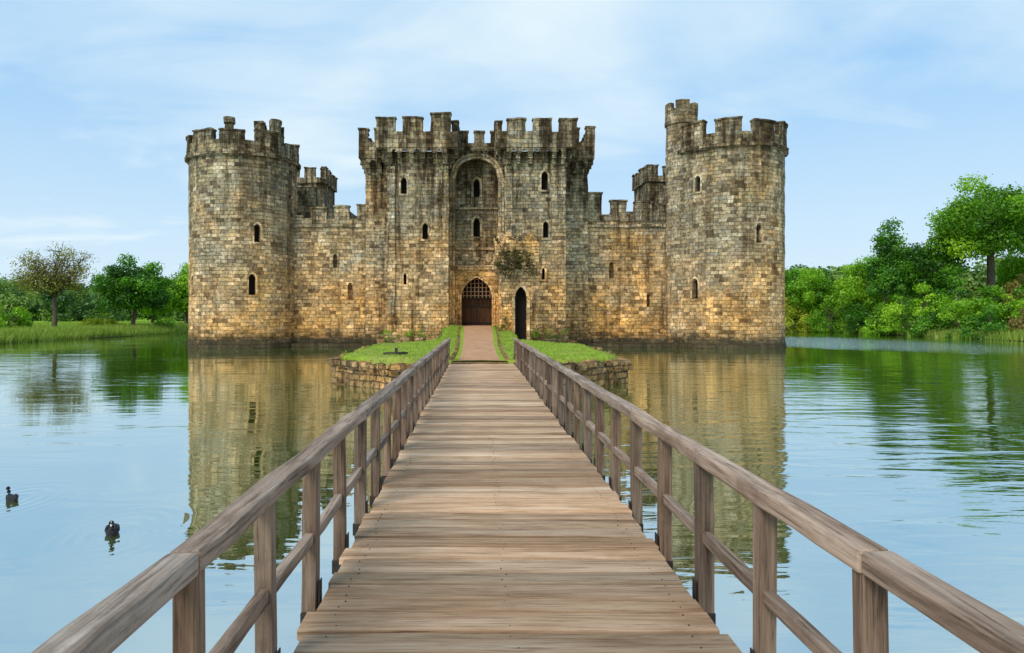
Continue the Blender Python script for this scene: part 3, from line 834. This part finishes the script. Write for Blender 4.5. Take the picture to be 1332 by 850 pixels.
bush('garden_shrub',-66,96,.7,4.2,4.6,26,M_leafA)
bush('garden_shrub',-71,97,.8,4,6.5,30,M_yel)
bush('garden_shrub',-46.6,104,.5,1.4,2.4,14,M_leafA,.22,240,.7)
bush('garden_shrub',-55.8,103,.6,3,3.2,20,M_yel)
cl=[]
def belt(x0,x1,y0,y1,n,h0,h1,cr):
    for i in range(n):
        x=random.uniform(x0,x1); y=random.uniform(y0,y1); zb=hgt(x,y); h=random.uniform(h0,h1); tn=random.uniform(.05,.9)
        for k in range(7):
            cl.append((x+MR(0,h*.35),y+MR(0,h*.2),zb+h*random.uniform(.12,.95),cr*random.uniform(.7,1.3),min(1,max(0,tn+MR(0,.15)))))
belt(-260,-120,230,300,60,8,15,2.8)
belt(-150,-70,165,210,26,6,10,2.3)
belt(-400,400,330,420,130,10,18,3.6)
belt(60,130,140,175,30,7,12,2.4)
belt(100,300,180,260,60,9,15,2.8)
belt(40,75,128,150,24,7,11,2.2)
V,F,T=crown(cl,26,.85,.8); np_mesh('distant_trees',V,F,leafmat('leaf_distant',(.05,.12,.03),(.13,.25,.05),(.27,.38,.08),.2),None,T)
P=[]
for i in range(60000):
    y=random.uniform(55,125)
    if random.random()<.6: x=-45-random.random()**1.5*9
    else: x=57+random.random()**1.3*8
    z=hgt(x,y)
    if z<-.12: continue
    P.append((x,y,z)); 
V,F=blades(P,.8,.10,.25); np_mesh('bank_reeds',V,F,leafmat('reed',(.10,.18,.02),(.25,.38,.035),(.45,.48,.12)),None,np.repeat(rng.uniform(0,1,len(P)),3))
P=[]
for i in range(50000):
    x=random.uniform(-110,-46); y=random.uniform(70,150); P.append((x,y,hgt(x,y)))
V,F=blades(P,.3,.1,.4); np_mesh('meadow_grass',V,F,M_grass,None,np.repeat(rng.uniform(0,1,len(P)),3))

# ---------------------------------------------------------------- LIGHT
EL=math.radians(42); AZ=math.radians(214)
S=Vector((math.sin(AZ)*math.cos(EL),math.cos(AZ)*math.cos(EL),math.sin(EL)))
sd=bpy.data.lights.new('sun','SUN'); sd.energy=2.3; sd.angle=math.radians(22); sd.color=(1,.94,.84)
so=bpy.data.objects.new('sun',sd); COL.objects.link(so); so.rotation_euler=S.to_track_quat('Z','Y').to_euler(); so.location=(0,0,60)
W=bpy.data.worlds.new("World"); sc.world=W; W.use_nodes=True
t=NT(W); 
sk=t.n('ShaderNodeTexSky'); sk.sky_type='NISHITA'; sk.sun_disc=False; sk.sun_elevation=EL; sk.sun_rotation=AZ; sk.air_density=1.2; sk.dust_density=1.0; sk.ozone_density=1.5
tc=t.n('ShaderNodeTexCoord'); G=tc.outputs['Generated']
sz=t.n('ShaderNodeSeparateXYZ'); t.l(G,sz.inputs[0])
zz=t.math('ADD',t.math('MAXIMUM',sz.outputs[2],0.0),.18)
cb=t.n('ShaderNodeCombineXYZ'); t.l(t.math('DIVIDE',sz.outputs[0],zz),cb.inputs[0]); t.l(t.math('DIVIDE',sz.outputs[1],zz),cb.inputs[1])
n1=t.noise(t.scale(cb.outputs[0],(.5,.8,1)),1.0,6,.5,.4)
n2=t.noise(t.scale(cb.outputs[0],(1.4,2.8,1)),1.0,7,.55,.8)
cv=t.math('ADD',t.math('MULTIPLY',n1.outputs[0],.75),t.math('MULTIPLY',n2.outputs[0],.25))
cf=t.rng(cv,.40,.60,.0,.95)
hz=t.rng(sz.outputs[2],0,.34,.85,0)
cf=t.math('MAXIMUM',cf,hz)
c=t.mix(cf,t.mix(.82,sk.outputs[0],(3.5,6.7,10.4)),(7.9,9.3,10.0))
bg=t.n('ShaderNodeBackground'); t.l(c,bg.inputs[0]); bg.inputs[1].default_value=.1
ow=t.n('ShaderNodeOutputWorld'); t.l(bg.outputs[0],ow.inputs[0])

# ---------------------------------------------------------------- CAMERA
cd=bpy.data.cameras.new('camera'); co=bpy.data.objects.new('camera',cd); COL.objects.link(co)
co.location=(0,0,2.66); co.rotation_euler=(math.radians(90),0,0)
cd.sensor_width=36; cd.lens=24.32; cd.shift_x=.0345; cd.shift_y=-.0105; cd.clip_end=5000; cd.clip_start=.05
sc.camera=co
sc.view_settings.view_transform='Standard'; sc.view_settings.look='None'; sc.view_settings.exposure=0
